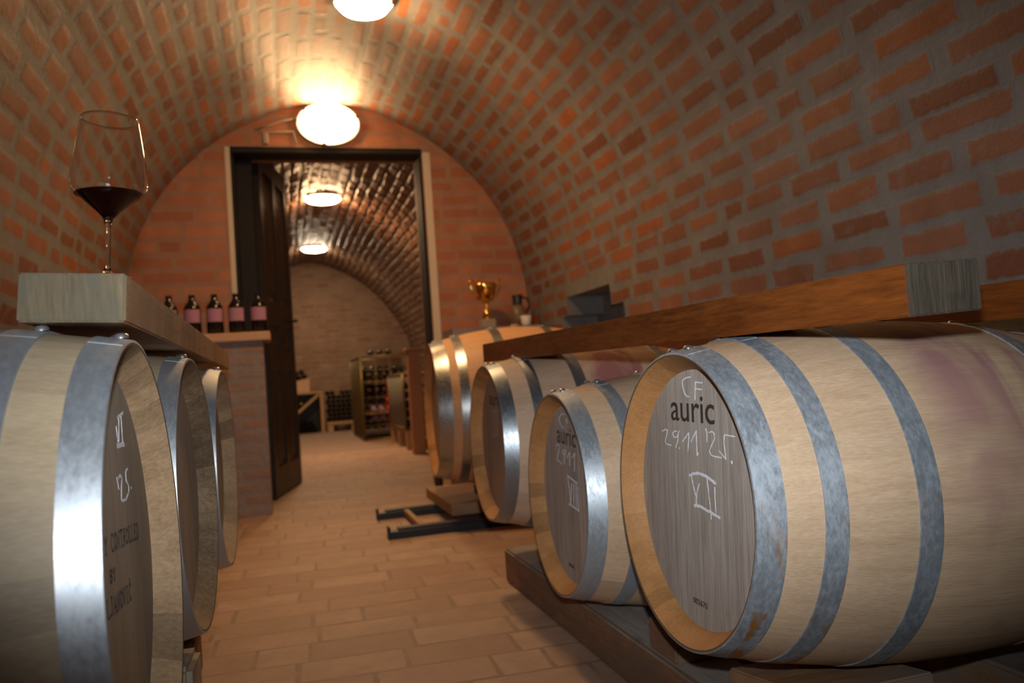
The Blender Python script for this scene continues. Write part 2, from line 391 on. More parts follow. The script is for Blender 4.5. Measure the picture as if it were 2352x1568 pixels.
# ------------------------------------------------------------------ end wall with the doorway
DX0, DX1, DZ = -.262, 1.139, 2.607
def inside(x, z, m=.04):
    for v_ in range(len(P)-1): pass
    w = None
    zz = z
    xs = [P[i][0]+(P[i+1][0]-P[i][0])*((zz-P[i][1])/(P[i+1][1]-P[i][1])) for i in range(len(P)-1) if (P[i][1]-zz)*(P[i+1][1]-zz) < 0]
    return len(xs) == 2 and min(xs)-m < x < max(xs)+m
bm = bmesh.new(); eL = bm.verts.layers.float.new('edge'); bm.verts.layers.float.new('rnd')
for y in (YE, 6.4):
    for x0, x1, z0, z1 in ((-1.35, DX0, 0, 3.6), (DX1, 2.8, 0, 3.6), (DX0, DX1, DZ, 3.6)):
        bm.faces.new([bm.verts.new(p) for p in ((x0, y, z0), (x1, y, z0), (x1, y, z1), (x0, y, z1))])
for q in (((DX0, YE, 0), (DX0, 6.4, 0), (DX0, 6.4, DZ), (DX0, YE, DZ)), ((DX1, YE, 0), (DX1, YE, DZ), (DX1, 6.4, DZ), (DX1, 6.4, 0)), ((DX0, YE, DZ), (DX1, YE, DZ), (DX1, 6.4, DZ), (DX0, 6.4, DZ))):
    bm.faces.new([bm.verts.new(p) for p in q])
for v in bm.verts: v[eL] = -1.5
SE = lambda u, v, h: (u, YE-h, v)
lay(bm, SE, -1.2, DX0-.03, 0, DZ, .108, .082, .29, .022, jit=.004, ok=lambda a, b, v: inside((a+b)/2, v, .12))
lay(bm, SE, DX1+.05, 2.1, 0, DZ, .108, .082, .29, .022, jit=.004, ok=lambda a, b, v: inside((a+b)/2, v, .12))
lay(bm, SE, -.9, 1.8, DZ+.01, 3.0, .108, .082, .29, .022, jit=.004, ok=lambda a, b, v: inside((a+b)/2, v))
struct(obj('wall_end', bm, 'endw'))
# plaster edges beside the opening, dark frame inside it
bm = bmesh.new(); box(bm, DX0-.035, DX0, YE-.006, YE+.05, 0, DZ+.005); struct(obj('trim_1', bm, 'plaster'))
bm = bmesh.new(); box(bm, DX1+.004, DX1+.06, YE-.006, YE+.05, 0, DZ-.02); struct(obj('trim_2', bm, 'plaster'))
bm = bmesh.new(); box(bm, DX0, DX1, YE+.0, YE+.2, DZ-.035, DZ+.012, .004); box(bm, DX1-.022, DX1, YE+.02, YE+.22, 0, DZ-.035, .003); box(bm, DX0, DX0+.02, YE+.02, YE+.2, 0, DZ-.035, .003)
box(bm, DX0+.02, -.12, 6.2, 6.38, 0, DZ-.03, .006)
struct(obj('trim_3', bm, 'jamb'))
# door leaf, opened into the far room
d = thing('door_1', 'tall dark brown panelled door leaf standing open into the far room', 'door', T(-.125, 6.40, 0, math.atan2(1.02, .215))); struct(d)
LW, LH, TH = 1.045, 2.74, .05
bm = bmesh.new()
for a, b in ((0, .13), (LW-.13, LW), (LW/2-.06, LW/2+.06)): box(bm, a, b, -TH, 0, .005, LH, .005)
for a, b in ((.005, .24), (1.0, 1.16), (1.36, 1.56), (LH-.16, LH)): box(bm, .10, LW-.10, -TH+.001, -.001, a, b, .005)
obj('frame', bm, 'darkwood', d)
for x0, x1 in ((.12, LW/2-.05), (LW/2+.05, LW-.12)):
    for a, b in ((.22, 1.01), (1.15, 1.37), (1.55, LH-.15)):
        bm = BX(x0, x1, -TH+.017, -.017, a, b, .004); box(bm, x0+.05, x1-.05, -TH+.006, -.006, a+.06, b-.06, .01); obj('panel', bm, 'darkwood', d)
bm = BX(LW-.085, LW-.05, -.058, -.0, 1.32, 1.52, .004); obj('lock_plate', bm, 'black', d)
bm = tube(bmesh.new(), [(LW-.07, -.05, 1.44), (LW-.07, -.10, 1.44), (LW-.19, -.105, 1.44)], .010); tube(bm, [(LW-.07, 0, 1.44), (LW-.07, .055, 1.44), (LW+.03, .06, 1.44)], .010); obj('handle', bm, 'black', d)

# ------------------------------------------------------------------ floor
bm = bmesh.new(); eL = bm.verts.layers.float.new('edge'); bm.verts.layers.float.new('rnd')
bm.faces.new([bm.verts.new(p) for p in ((-1.4, Y0, 0), (2.85, Y0, 0), (2.85, 16.1, 0), (-1.4, 16.1, 0))])
for v in bm.verts: v[eL] = -1.5
ra = -.05
SFl = lambda u, v, h: (u*math.cos(ra)-v*math.sin(ra), u*math.sin(ra)+v*math.cos(ra), h*.4)
lay(bm, SFl, -.75, 1.6, .6, 10.5, .178, .1735, .325, .006, jit=.002, half=.14, rot=.006, hvar=.02, lvar=.06, ins=.009)
struct(obj('floor', bm, 'floor'))
bm = bmesh.new(); bm.faces.new([bm.verts.new(p) for p in ((-1.4, Y0, 0), (2.2, Y0, 0), (2.2, Y0, 3.2), (-1.4, Y0, 3.2))])
struct(obj('wall_back', bm, 'wall2'))

# ------------------------------------------------------------------ far room shell
hp2 = [(0, 3.29), (.26, 3.25), (.756, 3.04), (1.125, 2.77), (1.49, 2.36), (1.77, 1.906), (1.92, 1.5), (1.98, 1.0), (2.0, 0)]
P2 = [(.65+x, z) for x, z in dens([(w, z) for w, z in hp2[::-1]]+[(-w, z) for w, z in hp2[1:]], 3)]
YF = 16.0
cum2 = [0]
for a, b in zip(P2, P2[1:]): cum2.append(cum2[-1]+math.hypot(b[0]-a[0], b[1]-a[1]))
def SV2(u, v, h):
    v = min(max(v, 0), cum2[-1]-1e-6); i = 0
    while cum2[i+1] < v: i += 1
    a, b = P2[i], P2[i+1]; l = cum2[i+1]-cum2[i]; t = (v-cum2[i])/l; dx, dz = (b[0]-a[0])/l, (b[1]-a[1])/l
    return (a[0]+dx*t*l-dz*h, u, a[1]+dz*t*l+dx*h)
bm = bmesh.new(); eL = bm.verts.layers.float.new('edge'); bm.verts.layers.float.new('rnd'); prev = None
for c in cum2:
    cur = [bm.verts.new(SV2(y, c, 0)) for y in (6.4, 9.6, 12.8, YF)]
    if prev:
        for a in range(3): bm.faces.new((prev[a], cur[a], cur[a+1], prev[a+1])).smooth = True
    prev = cur
for v in bm.verts: v[eL] = -1.5
lay(bm, SV2, 6.4, YF, 0, cum2[-1], .115, .088, .26, .045, half=.15, jit=.008, rot=.02, hvar=.14, lvar=.14, ins=.014, tilt=.012)
struct(obj('ceiling.001', bm, 'vault2'))
bm = bmesh.new(); bm.faces.new([bm.verts.new(p) for p in ((-1.4, YF, 0), (2.7, YF, 0), (2.7, YF, 3.4), (-1.4, YF, 3.4))])
struct(obj('wall_far', bm, 'wall2'))

# ------------------------------------------------------------------ barrels
def ribbon(bm, pts, w, x, rough=True):
    """flat strip on the plane local x = const; pts are (y, z)"""
    q = [Vector(p) for p in pts]; pts = [q[0]]
    for a, b in zip(q, q[1:]):
        n_ = max(1, int((b-a).length/.004)) if rough else 1
        for i in range(n_): pts.append(a+(b-a)*(i+1)/n_)
    L_ = []
    for i, p in enumerate(pts):
        dd = (pts[min(i+1, len(pts)-1)]-pts[max(i-1, 0)]).normalized(); jt = (.55, 1.25) if rough else (.95, 1.05)
        nn = Vector((-dd.y, dd.x))*w/2; L_.append([bm.verts.new((x+h, v.x, v.y)) for h in (0, .0004) for v in (p+nn*R.uniform(*jt), p-nn*R.uniform(*jt))])
    for a, b in zip(L_, L_[1:]):
        bm.faces.new((a[0], a[1], b[1], b[0])); bm.faces.new((a[2], b[2], b[3], a[3]))
        bm.faces.new((a[0], b[0], b[2], a[2])); bm.faces.new((a[1], a[3], b[3], b[1]))
def marks(head, name, strokes, x, mat, parent):
    bm = bmesh.new()
    for w, pl in strokes: ribbon(bm, pl, w*(.72 if mat != 'burn' else 1.2), x+R.random()*.0002, mat != 'burn')
    bmesh.ops.recalc_face_normals(bm, faces=bm.faces[:])
    return obj(name, bm, mat, parent)
def fonttext(name, s, mat, parent, x, p0, p1, height, sx=None):
    """Blender's built-in font laid on the head; p0->p1 = baseline ends in (y, z)"""
    cu = bpy.data.curves.new(name, 'FONT'); cu.body = s; cu.extrude = .0005; cu.size = 1; cu.offset = .004
    o = bpy.data.objects.new(name, cu); C.objects.link(o)
    bpy.context.view_layer.update(); dg = bpy.context.evaluated_depsgraph_get()
    me = bpy.data.meshes.new_from_object(o.evaluated_get(dg)); bpy.data.objects.remove(o)
    xs = [v.co.x for v in me.vertices]; ys = [v.co.y for v in me.vertices]
    w = max(xs)-min(xs); p0 = Vector(p0); p1 = Vector(p1); L_ = (p1-p0).length; dr = (p1-p0).normalized(); upv = Vector((dr.y, -dr.x))
    if upv.y < 0: upv = -upv
    ysc = height
    for v in me.vertices:
        q = p0+dr*((v.co.x-min(xs))/w*L_)+upv*(v.co.y*ysc); v.co = (x-.0004-v.co.z*0-(.0005 if v.co.z > 0 else 0), q.x, q.y)
    return obj(name, me, mat, parent)
GL = {'C': [[(.9, .8), (.7, 1), (.3, 1), (.08, .7), (.08, .3), (.3, 0), (.7, 0), (.9, .2)]], 'O': [[(.5, 1), (.15, .8), (.05, .5), (.15, .2), (.5, 0), (.85, .2), (.95, .5), (.85, .8), (.5, 1)]],
      'N': [[(.1, 0), (.1, 1), (.9, 0), (.9, 1)], [(0, 0), (.2, 0)], [(.78, 1), (1, 1)]], 'T': [[(.5, 0), (.5, 1)], [(0, .85), (.02, 1), (.98, 1), (1, .85)], [(.35, 0), (.65, 0)]],
      'R': [[(.15, 0), (.15, 1), (.7, 1), (.85, .8), (.7, .55), (.15, .5)], [(.5, .52), (.95, 0)], [(0, 0), (.3, 0)]], 'L': [[(.15, 1), (.15, 0), (.85, 0), (.9, .2)], [(0, 1), (.3, 1)]],
      'E': [[(.85, .85), (.82, 1), (.15, 1), (.15, 0), (.85, 0), (.88, .18)], [(.15, .52), (.65, .52)]], 'D': [[(.15, 0), (.15, 1), (.6, 1), (.9, .75), (.9, .25), (.6, 0), (.02, 0)]],
      'B': [[(.15, 0), (.15, 1), (.65, 1), (.8, .78), (.62, .54), (.15, .52)], [(.62, .54), (.88, .28), (.65, 0), (.02, 0)]], 'Y': [[(.05, 1), (.5, .48), (.95, 1)], [(.5, .48), (.5, 0)], [(.35, 0), (.65, 0)]],
      'J': [[(.6, 1), (.6, .2), (.4, 0), (.15, .1)], [(.4, 1), (.8, 1)]], 'A': [[(.05, 0), (.5, 1), (.95, 0)], [(.25, .35), (.75, .35)], [(-.05, 0), (.18, 0)], [(.8, 0), (1.05, 0)]],
      'V': [[(.05, 1), (.5, 0), (.95, 1)], [(-.05, 1), (.18, 1)], [(.8, 1), (1.05, 1)]], 'I': [[(.5, 0), (.5, 1)], [(.3, 0), (.7, 0)], [(.3, 1), (.7, 1)]],
      'Ć': [[(.9, .8), (.7, 1), (.3, 1), (.08, .7), (.08, .3), (.3, 0), (.7, 0), (.9, .2)], [(.45, 1.12), (.7, 1.35)]], ' ': []}
def serif(s, p0, p1, h, w=.0024):
    p0 = Vector(p0); p1 = Vector(p1); dr = (p1-p0)/len(s); u = dr.normalized(); n_ = Vector((u.y, -u.x)); n_ = n_ if n_.y > 0 else -n_
    out = []
    for i, ch in enumerate(s):
        for pl in GL[ch]: out.append((w, [tuple(p0+dr*(i+.1+.78*a)+n_*h*b) for a, b in pl]))
    return out
def barrel(face, ax, label, k=1., L=.95, oak='oakR', chime='chR', head='headR', hoop='hoopR', hoops=((0, .05), (.111, .151), (.272, .315)), hd=.045, group=None, rv=(4, -5), seed=1, Rb=.345, lap=1.6):
    rr = random.Random(seed)
    ax = Vector(ax).normalized(); ly = Vector((0, 0, 1)).cross(ax).normalized(); lz = ax.cross(ly)
    mw = Matrix(((ax.x, ly.x, lz.x, face[0]), (ax.y, ly.y, lz.y, face[1]), (ax.z, ly.z, lz.z, face[2]+CAMZ), (0, 0, 0, 1)))
    b = thing('wine_barrel', label, 'barrel', mw, group)
    Rh, Rb = .283*k, Rb*k
    rad = lambda t: Rb-(Rb-Rh)*((t-L/2)/(L/2))**2
    NS, SUB = 30, 6; seg = NS*SUB
    bnd = [0]
    for i in range(NS): bnd.append(bnd[-1]+rr.uniform(.7, 1.3))
    ang = []
    for i in range(NS):
        for j in range(SUB):
            tt = (0, .03, .25, .5, .75, .97)[j]
            ang.append((2*math.pi*(bnd[i]+(bnd[i+1]-bnd[i])*tt)/bnd[-1], i, 1. if j == 0 else 0.))
    tint = [rr.random() for _ in range(NS)]
    ts = [L*i/22 for i in range(23)]
    prof = [(hd, Rh-.031*k, 1), (.024, Rh-.022*k, 1), (.001, Rh-.0045*k, 2), (0, Rh-.001, 0)]+[(t, rad(t), 0) for t in ts[1:-1]]+[(L, Rh-.001, 0), (L-.001, Rh-.0055*k, 1), (L-.024, Rh-.022*k, 1), (L-hd, Rh-.031*k, 1)]
    bm = bmesh.new(); sL = bm.verts.layers.float.new('seam'); rL = bm.verts.layers.float.new('rnd'); rings = []
    for t, r_, m_ in prof:
        ring = []
        for a, i, s in ang:
            v = bm.verts.new((t, r_*math.cos(a), r_*math.sin(a))); v[sL] = s; v[rL] = tint[i]; ring.append(v)
        rings.append(ring)
    for (A, pa), (B, pb) in zip(zip(rings, prof), zip(rings[1:], prof[1:])):
        for i in range(seg):
            j = (i+1) % seg; f = bm.faces.new((A[i], B[i], B[j], A[j])); f.smooth = True; f.material_index = 1 if pa[2] and pb[2] else (2 if pa[2] == 2 else 0)
    bmesh.ops.recalc_face_normals(bm, faces=bm.faces[:])
    body = obj('staves', bm, [oak, chime, 'rim'], b, True, 25)
    heads = []
    for t in (hd, L-hd):
        bm = bmesh.new(); rL = bm.verts.layers.float.new('rnd'); bm.verts.layers.float.new('seam')
        rh = Rh-.0305*k; cuts = [-rh, -.66*rh, -.33*rh, .02*rh, .36*rh, .68*rh, rh]
        for a, c in zip(cuts, cuts[1:]):
            q = []; rn = rr.random(); n_ = 12
            for i in range(n_+1): y = a+(c-a)*i/n_; q.append((y, math.sqrt(max(0, rh*rh-y*y))))
            up_ = [bm.verts.new((t, y, z)) for y, z in q if z > 1e-6]; dn = [bm.verts.new((t, y, -z)) for y, z in q[::-1] if z > 1e-6]
            ex = [bm.verts.new((t, y, 0)) for y, z in (q[0], q[-1]) if z <= 1e-6]
            ls = up_+([ex[0]] if ex and q[-1][1] <= 1e-6 else [])+dn+([ex[0]] if ex and q[0][1] <= 1e-6 else [])
            for v in ls: v[rL] = rn
            f = bm.faces.new(ls)
        bmesh.ops.recalc_face_normals(bm, faces=bm.faces[:])
        for f in bm.faces:
            if (f.normal.x > 0) == (t < L/2): f.normal_flip()
        heads.append(obj('head', bm, head, b))
    nm = ('chime_hoop', 'quarter_hoop', 'bilge_hoop')
    for side in (0, 1):
        for n_, (a, c) in zip(nm, hoops):
            if side: a, c = L-c, L-a
            bm = bmesh.new(); N = 128; th = .0022; tt = [a, a+.0008, (a+c)/2, c-.0008, c]
            rg = [[bm.verts.new((t, (rad(t)+e)*math.cos(2*math.pi*i/N), (rad(t)+e)*math.sin(2*math.pi*i/N))) for i in range(N)] for t, e in zip(tt, (-.001, th, th, th, -.001))]
            for A, B in zip(rg, rg[1:]):
                for i in range(N): f = bm.faces.new((A[i], B[i], B[(i+1) % N], A[(i+1) % N])); f.smooth = True
            # overlapped end of the strap
            a0 = math.pi/2+math.radians(rv[0]-14); a1 = math.pi/2+math.radians(rv[0]+10); q = []
            for i in range(9):
                w = a0+(a1-a0)*i/8
                q.append([bm.verts.new((t, (rad(t)+e)*math.cos(w), (rad(t)+e)*math.sin(w))) for t, e in ((a+.002, th), (a+.002, th*lap), (c-.002, th*lap), (c-.002, th))])
            for A, B in zip(q, q[1:]):
                for i in range(3): bm.faces.new((A[i], A[i+1], B[i+1], B[i]))
            bm.faces.new(q[0]); bm.faces.new(q[-1][::-1])
            bmesh.ops.recalc_face_normals(bm, faces=bm.faces[:])
            h = obj(n_, bm, hoop, b, True, 30)
            for g in rv:
                w = math.pi/2+math.radians(g); tm = (a+c)/2+(.006 if g > 0 else -.006); r_ = rad(tm)+1.6*th
                m_ = Matrix.Translation((tm, r_*math.cos(w), r_*math.sin(w))) @ Vector((0, 0, 1)).rotation_difference(Vector((0, math.cos(w), math.sin(w)))).to_matrix().to_4x4()
                obj('rivet', lathe([(.0095, -.001), (.009, .003), (.006, .0055), (0, .0065)], 14, mat=m_), 'rivet', h)
    w = L/2
    obj('bung', lathe([(.026, -.006), (.026, .012), (.022, .015), (0, .015)], 24, mat=Matrix.Translation((w, .0, Rb))), 'chock', b)
    return b, heads[0], hd
Mt = .0035
R1M = [(0.0035, [(0.006, 0.237), (0.025, 0.236), (0.039, 0.232), (0.044, 0.226), (0.041, 0.215), (0.035, 0.204), (0.025, 0.198), (0.016, 0.198)]), (0.0035, [(-0.012, 0.228), (-0.008, 0.191)]), (0.0035, [(-0.012, 0.227), (-0.041, 0.225)]), (0.0035, [(-0.011, 0.214), (-0.038, 0.212)]), (0.0035, [(0.147, 0.122), (0.131, 0.127), (0.12, 0.126), (0.125, 0.114), (0.134, 0.101), (0.125, 0.096), (0.104, 0.095)]), (0.0035, [(0.076, 0.126), (0.089, 0.125), (0.097, 0.12), (0.09, 0.113), (0.077, 0.113), (0.068, 0.124), (0.064, 0.128)]), (0.0035, [(0.068, 0.124), (0.074, 0.105), (0.084, 0.091)]), (0.006, [(0.068, 0.093), (0.067, 0.09)]), (0.0035, [(0.052, 0.106), (0.023, 0.126), (0.03, 0.087)]), (0.0035, [(0.015, 0.108), (-0.008, 0.131), (-0.008, 0.082)]), (0.006, [(-0.012, 0.089), (-0.012, 0.084)]), (0.0035, [(-0.046, 0.137), (-0.051, 0.13), (-0.049, 0.111)]), (0.0035, [(-0.06, 0.13), (-0.071, 0.133), (-0.079, 0.129), (-0.079, 0.119), (-0.064, 0.103), (-0.058, 0.094), (-0.063, 0.088), (-0.079, 0.086), (-0.104, 0.086)]), (0.0035, [(-0.154, 0.128), (-0.116, 0.129), (-0.114, 0.113), (-0.117, 0.095), (-0.119, 0.084), (-0.106, 0.092), (-0.095, 0.098)]), (0.006, [(-0.137, 0.083), (-0.14, 0.078)]), (0.008, [(0.029, 0.039), (0.012, 0.045), (-0.011, 0.048), (-0.038, 0.046), (-0.059, 0.041), (-0.078, 0.035)]), (0.005, [(0.02, 0.038), (0.012, 0.017), (0.002, 0.0), (0.004, -0.015)]), (0.0035, [(-0.012, 0.028), (-0.001, 0.009), (0.003, -0.004)]), (0.0035, [(-0.044, 0.042), (-0.048, 0.013), (-0.054, -0.018), (-0.054, -0.035)]), (0.0035, [(-0.072, 0.029), (-0.072, 0.002), (-0.073, -0.021)]), (0.008, [(0.013, -0.018), (-0.01, -0.016), (-0.041, -0.02), (-0.066, -0.024), (-0.089, -0.027)])]
R2M = [(0.0035, [(0.016, 0.224), (0.039, 0.225), (0.074, 0.212), (0.06, 0.192), (0.029, 0.182)]), (0.0035, [(0.001, 0.212), (-0.005, 0.2)]), (0.0035, [(0.118, 0.127), (0.084, 0.132), (0.077, 0.122), (0.112, 0.085), (0.082, 0.082), (0.059, 0.075)]), (0.0035, [(0.026, 0.121), (0.045, 0.117), (0.05, 0.109), (0.031, 0.106), (0.022, 0.122), (0.042, 0.079)]), (0.0035, [(0.008, 0.099), (-0.017, 0.117), (-0.012, 0.079)]), (0.0035, [(-0.038, 0.102), (-0.062, 0.118), (-0.053, 0.066)]), (0.006, [(0.015, 0.048), (-0.076, 0.034)]), (0.0035, [(0.01, 0.046), (-0.003, 0.004), (-0.009, -0.033)]), (0.0035, [(-0.024, 0.03), (-0.009, -0.033)]), (0.0035, [(-0.044, 0.033), (-0.035, -0.034)]), (0.0035, [(-0.062, 0.032), (-0.057, -0.036)]), (0.0035, [(-0.075, 0.027), (-0.074, -0.04)]), (0.006, [(0.01, -0.033), (-0.081, -0.041)])]
R3M = [(0.008, [(0.052, 0.119), (-0.028, 0.113)]), (0.0035, [(0.025, 0.116), (0.044, 0.024)]), (0.0035, [(-0.021, 0.113), (-0.003, 0.025)]), (0.008, [(0.072, 0.02), (-0.023, 0.027)]), (0.006, [(0.139, -0.062), (0.073, -0.05)]), (0.006, [(-0.072, -0.044), (-0.08, -0.048)]), (0.006, [(-0.038, -0.057), (-0.056, -0.061)])]
L1M = [(.006, [(-.066, .186), (-.09, .189), (-.109, .192)]), (.003, [(-.075, .185), (-.062, .153)]), (.003, [(-.092, .187), (-.089, .15)]), (.003, [(-.052, .175), (-.057, .153)]), (.009, [(-.048, .148), (-.073, .148), (-.1, .147)]),
       (.003, [(-.030, .108), (-.038, .091)]), (.004, [(-.040, .106), (-.053, .109), (-.062, .103), (-.055, .092), (-.048, .075)]), (.005, [(-.05, .074), (-.08, .072), (-.105, .08), (-.106, .088), (-.092, .097), (-.092, .109), (-.108, .112)]), (.004, [(-.125, .084), (-.124, .082)])]
b1, h, e = barrel((.730, 1.425, -.264), (.999, -.024, -.043), 'large front right barrel stamped auric and chalked VII, wine-stained, under the varnished beam end', oak='oakRs', seed=3, rv=(3, -6))
[marks(h, n_, R1M[a:b], e-.0006, 'chalk', h) for n_, a, b in (('chalk_initials', 0, 4), ('chalk_date', 4, 11), ('chalk_year', 11, 15), ('chalk_numeral', 15, 30))]; fonttext('burned_lettering', 'auric', 'burn', h, e, (.099, .149), (-.083, .147), .080)
fonttext('stamped_number', '002670', 'burn', h, e, (.03, -.211), (-.026, -.211), .0155)
b2, h, e = barrel((.735, 2.181, -.348), (.999, -.036, -.033), 'oak barrel chalked VIII sitting low on the floor rail, second along the right row', seed=5, rv=(3, -6), head='headR', hoop='hoopR2')
[marks(h, n_, R2M[a:b], e-.0006, 'chalk', h) for n_, a, b in (('chalk_initials', 0, 2), ('chalk_date', 2, 6), ('chalk_numeral', 6, 30))]; fonttext('burned_lettering', 'auric', 'burn2', h, e, (.1, .14), (-.075, .134), .076)
fonttext('stamped_number', '002670', 'burn', h, e, (.03, -.213), (-.016, -.214), .0135)
b3, h, e = barrel((.719, 2.892, -.246), (.999, -.025, -.02), 'oak barrel with pink-stained bilge under the far end of the varnished beam', oak='oakP', head='headR3', seed=8, rv=(8, 0), hoop='hoop3')
[marks(h, n_, R3M[a:b], e-.001, 'chalk2', h) for n_, a, b in (('chalk_numeral', 0, 4), ('chalk_smear', 4, 5), ('chalk_smear', 5, 7))]; fonttext('burned_lettering', 'auric', 'burn2', h, e, (.097, .14), (-.08, .132), .074)
b4, h, e = barrel((.833, 4.616, -.174), (.997, -.072, -.012), 'big fresh-oak barrel with bright hoops, farthest of the right row, above the steel frame', k=1.35, L=1.06, oak='oak4', head='headR3', hoop='hoop4', hoops=((0, .077), (.122, .173), (.345, .40)), seed=11, rv=(4, 0))
LH_ = ((0, .041), (.09, .132), (.27, .312))
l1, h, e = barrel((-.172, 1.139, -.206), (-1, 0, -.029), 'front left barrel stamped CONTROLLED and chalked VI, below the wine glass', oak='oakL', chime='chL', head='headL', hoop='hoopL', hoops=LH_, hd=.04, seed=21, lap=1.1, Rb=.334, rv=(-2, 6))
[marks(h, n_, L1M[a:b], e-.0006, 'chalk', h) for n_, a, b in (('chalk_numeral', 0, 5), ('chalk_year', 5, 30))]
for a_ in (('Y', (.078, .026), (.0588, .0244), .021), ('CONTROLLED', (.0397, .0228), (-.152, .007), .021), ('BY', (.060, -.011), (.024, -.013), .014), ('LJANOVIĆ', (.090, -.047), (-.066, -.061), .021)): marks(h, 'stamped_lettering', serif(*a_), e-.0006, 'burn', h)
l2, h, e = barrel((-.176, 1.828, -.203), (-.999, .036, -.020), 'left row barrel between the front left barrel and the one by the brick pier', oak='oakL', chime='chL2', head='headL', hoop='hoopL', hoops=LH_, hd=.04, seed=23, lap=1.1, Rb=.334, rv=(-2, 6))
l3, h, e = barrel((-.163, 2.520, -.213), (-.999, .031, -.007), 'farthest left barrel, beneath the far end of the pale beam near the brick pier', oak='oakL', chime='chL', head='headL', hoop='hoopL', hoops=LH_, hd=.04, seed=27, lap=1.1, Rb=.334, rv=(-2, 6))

# ------------------------------------------------------------------ beams, rails, chocks
def hexa(pts, bev=.003, mi=None):
    b = bmesh.new(); v = [b.verts.new(p) for p in pts]
    for f in ((0, 1, 2, 3), (4, 7, 6, 5), (0, 4, 5, 1), (1, 5, 6, 2), (2, 6, 7, 3), (3, 7, 4, 0)): b.faces.new([v[i] for i in f])
    bmesh.ops.recalc_face_normals(b, faces=b.faces[:])
    if bev: bmesh.ops.bevel(b, geom=b.edges[:], offset=bev, segments=2, affect='EDGES')
    return b
def ends(o, ax=1, slot=1, th=.8):
    for p in o.data.polygons:
        if abs(p.normal[ax]) > th: p.material_index = slot
    return o
Z = CAMZ
o = obj('wooden_beam', hexa([(-.301, 1.1, Z+.167), (-.180, 1.1, Z+.162), (-.184, 1.1, Z+.100), (-.306, 1.1, Z+.106), (-.315, 3.38, Z+.168), (-.192, 3.38, Z+.163), (-.194, 3.38, Z+.1), (-.318, 3.38, Z+.105)], .0025), ['beamL', 'endL'])
ends(o); tag(o, 'pale squared beam lying along the left barrels, carrying the wine glass', 'beam')
o = obj('wooden_beam', hexa([(.850, .914, Z+.118), (.981, .914, Z+.1225), (.981, .914, Z+.0475), (.850, .914, Z+.042), (.850, 3.357, Z+.141), (.981, 3.357, Z+.145), (.981, 3.357, Z+.066), (.850, 3.357, Z+.061)], .002), ['varn', 'greyend'])
ends(o); tag(o, 'orange-brown varnished beam with a weathered grey end, across the right barrels', 'beam')
o = obj('wooden_beam', hexa([(1.5, .80, Z+.122), (1.63, .80, Z+.126), (1.63, .80, Z+.045), (1.5, .80, Z+.041), (1.5, 3.3, Z+.142), (1.63, 3.3, Z+.146), (1.63, 3.3, Z+.065), (1.5, 3.3, Z+.061)], .002), ['varn', 'greyend'])
ends(o); tag(o, 'orange varnished beam behind the grey beam end, nearer the right wall', 'beam')
def rail(x0, x1, y0, y1, z1, label, m='rail', bev=.008):
    o = obj('floor_rail', BX(x0, x1, y0, y1, 0, z1, bev, 0, 2), [m, 'railtop']); ends(o, 2, 1, .45); tag(o, label, 'rail'); return o
rail(.83, .985, .55, 3.15, .134, 'thick timber rail on the floor under the faces of the right barrels')
rail(1.45, 1.60, .55, 3.15, .134, 'timber rail on the floor under the wall ends of the right barrels', 'chock')
rail(-.42, -.275, .55, 2.66, .14, 'dark timber rail on the floor under the left barrels')
rail(-1.02, -.88, .55, 2.66, .14, 'timber rail on the floor at the wall side of the left barrels')
def chock(pts, label, m='chock', bev=.004):
    o = obj('wooden_chock', hexa(pts, bev), m); tag(o, label, 'chock'); return o
def wedge(x0, x1, ya, yb, z0, za, zb): return [(x0, ya, za), (x1, ya, za), (x1, ya, z0), (x0, ya, z0), (x0, yb, zb), (x1, yb, zb), (x1, yb, z0), (x0, yb, z0)]
chock(wedge(.87, 1.136, 1.24, 1.52, .135, .225, .185), 'brown wooden chock under the belly of the barrel chalked VII')
chock(wedge(.84, .97, 1.70, 1.84, .135, .175, .21), 'grey wedge on the rail between the barrels chalked VII and VIII', 'rail')
chock(wedge(.90, .98, 2.62, 2.80, .135, .20, .215), 'wooden block on the rail under the pink-stained barrel', 'rail')
for y, lab in ((1.08, 'pale block on the left rail under the front left barrel'), (1.87, 'pale chipped wooden block holding up the second left barrel'), (2.55, 'dark block under the farthest left barrel')):
    chock(wedge(-.42, -.205 if y < 2.5 else -.262, y-.1, y+.09, .1405, .285, .27), lab, 'chockp' if y < 2.5 else 'rail', .012)
# steel frame on the floor with a plank, under the big barrel
fr = thing('steel_frame', 'low black steel barrel frame lying on the floor below the big barrel', 'frame', T(0, 0, 0))
for yc, x0 in ((4.33, .505), (4.985, .52)):
    bm = BX(x0, 1.85, yc-.035, yc+.035, .0, .042, .003); box(bm, x0, x0+.012, yc-.035, yc+.035, .042, .068, .002); box(bm, x0+.055, 1.85, yc-.03, yc+.03, .042, .056, .002); obj('bar', bm, 'steel', fr)
for x in (.70, 1.75): obj('cross_bar', BX(x-.016, x+.016, 4.365, 4.95, .015, .05, .003), 'plank' if x < 1 else 'steel', fr)
o = obj('wooden_plank', BX(.885, 1.85, 4.46, 5.28, .0565, .125, .004), 'plank'); tag(o, 'brown plank resting on the black steel frame', 'plank')
for x, lab in ((1.16, 'dark cradle block between plank and big barrel, aisle side'), (1.62, 'dark cradle block between plank and big barrel, wall side')):
    o = obj('cradle_block', hexa(wedge(x-.06, x+.06, 4.46, 4.80, .1255, .178, .178), .004), 'rail'); tag(o, lab, 'block')

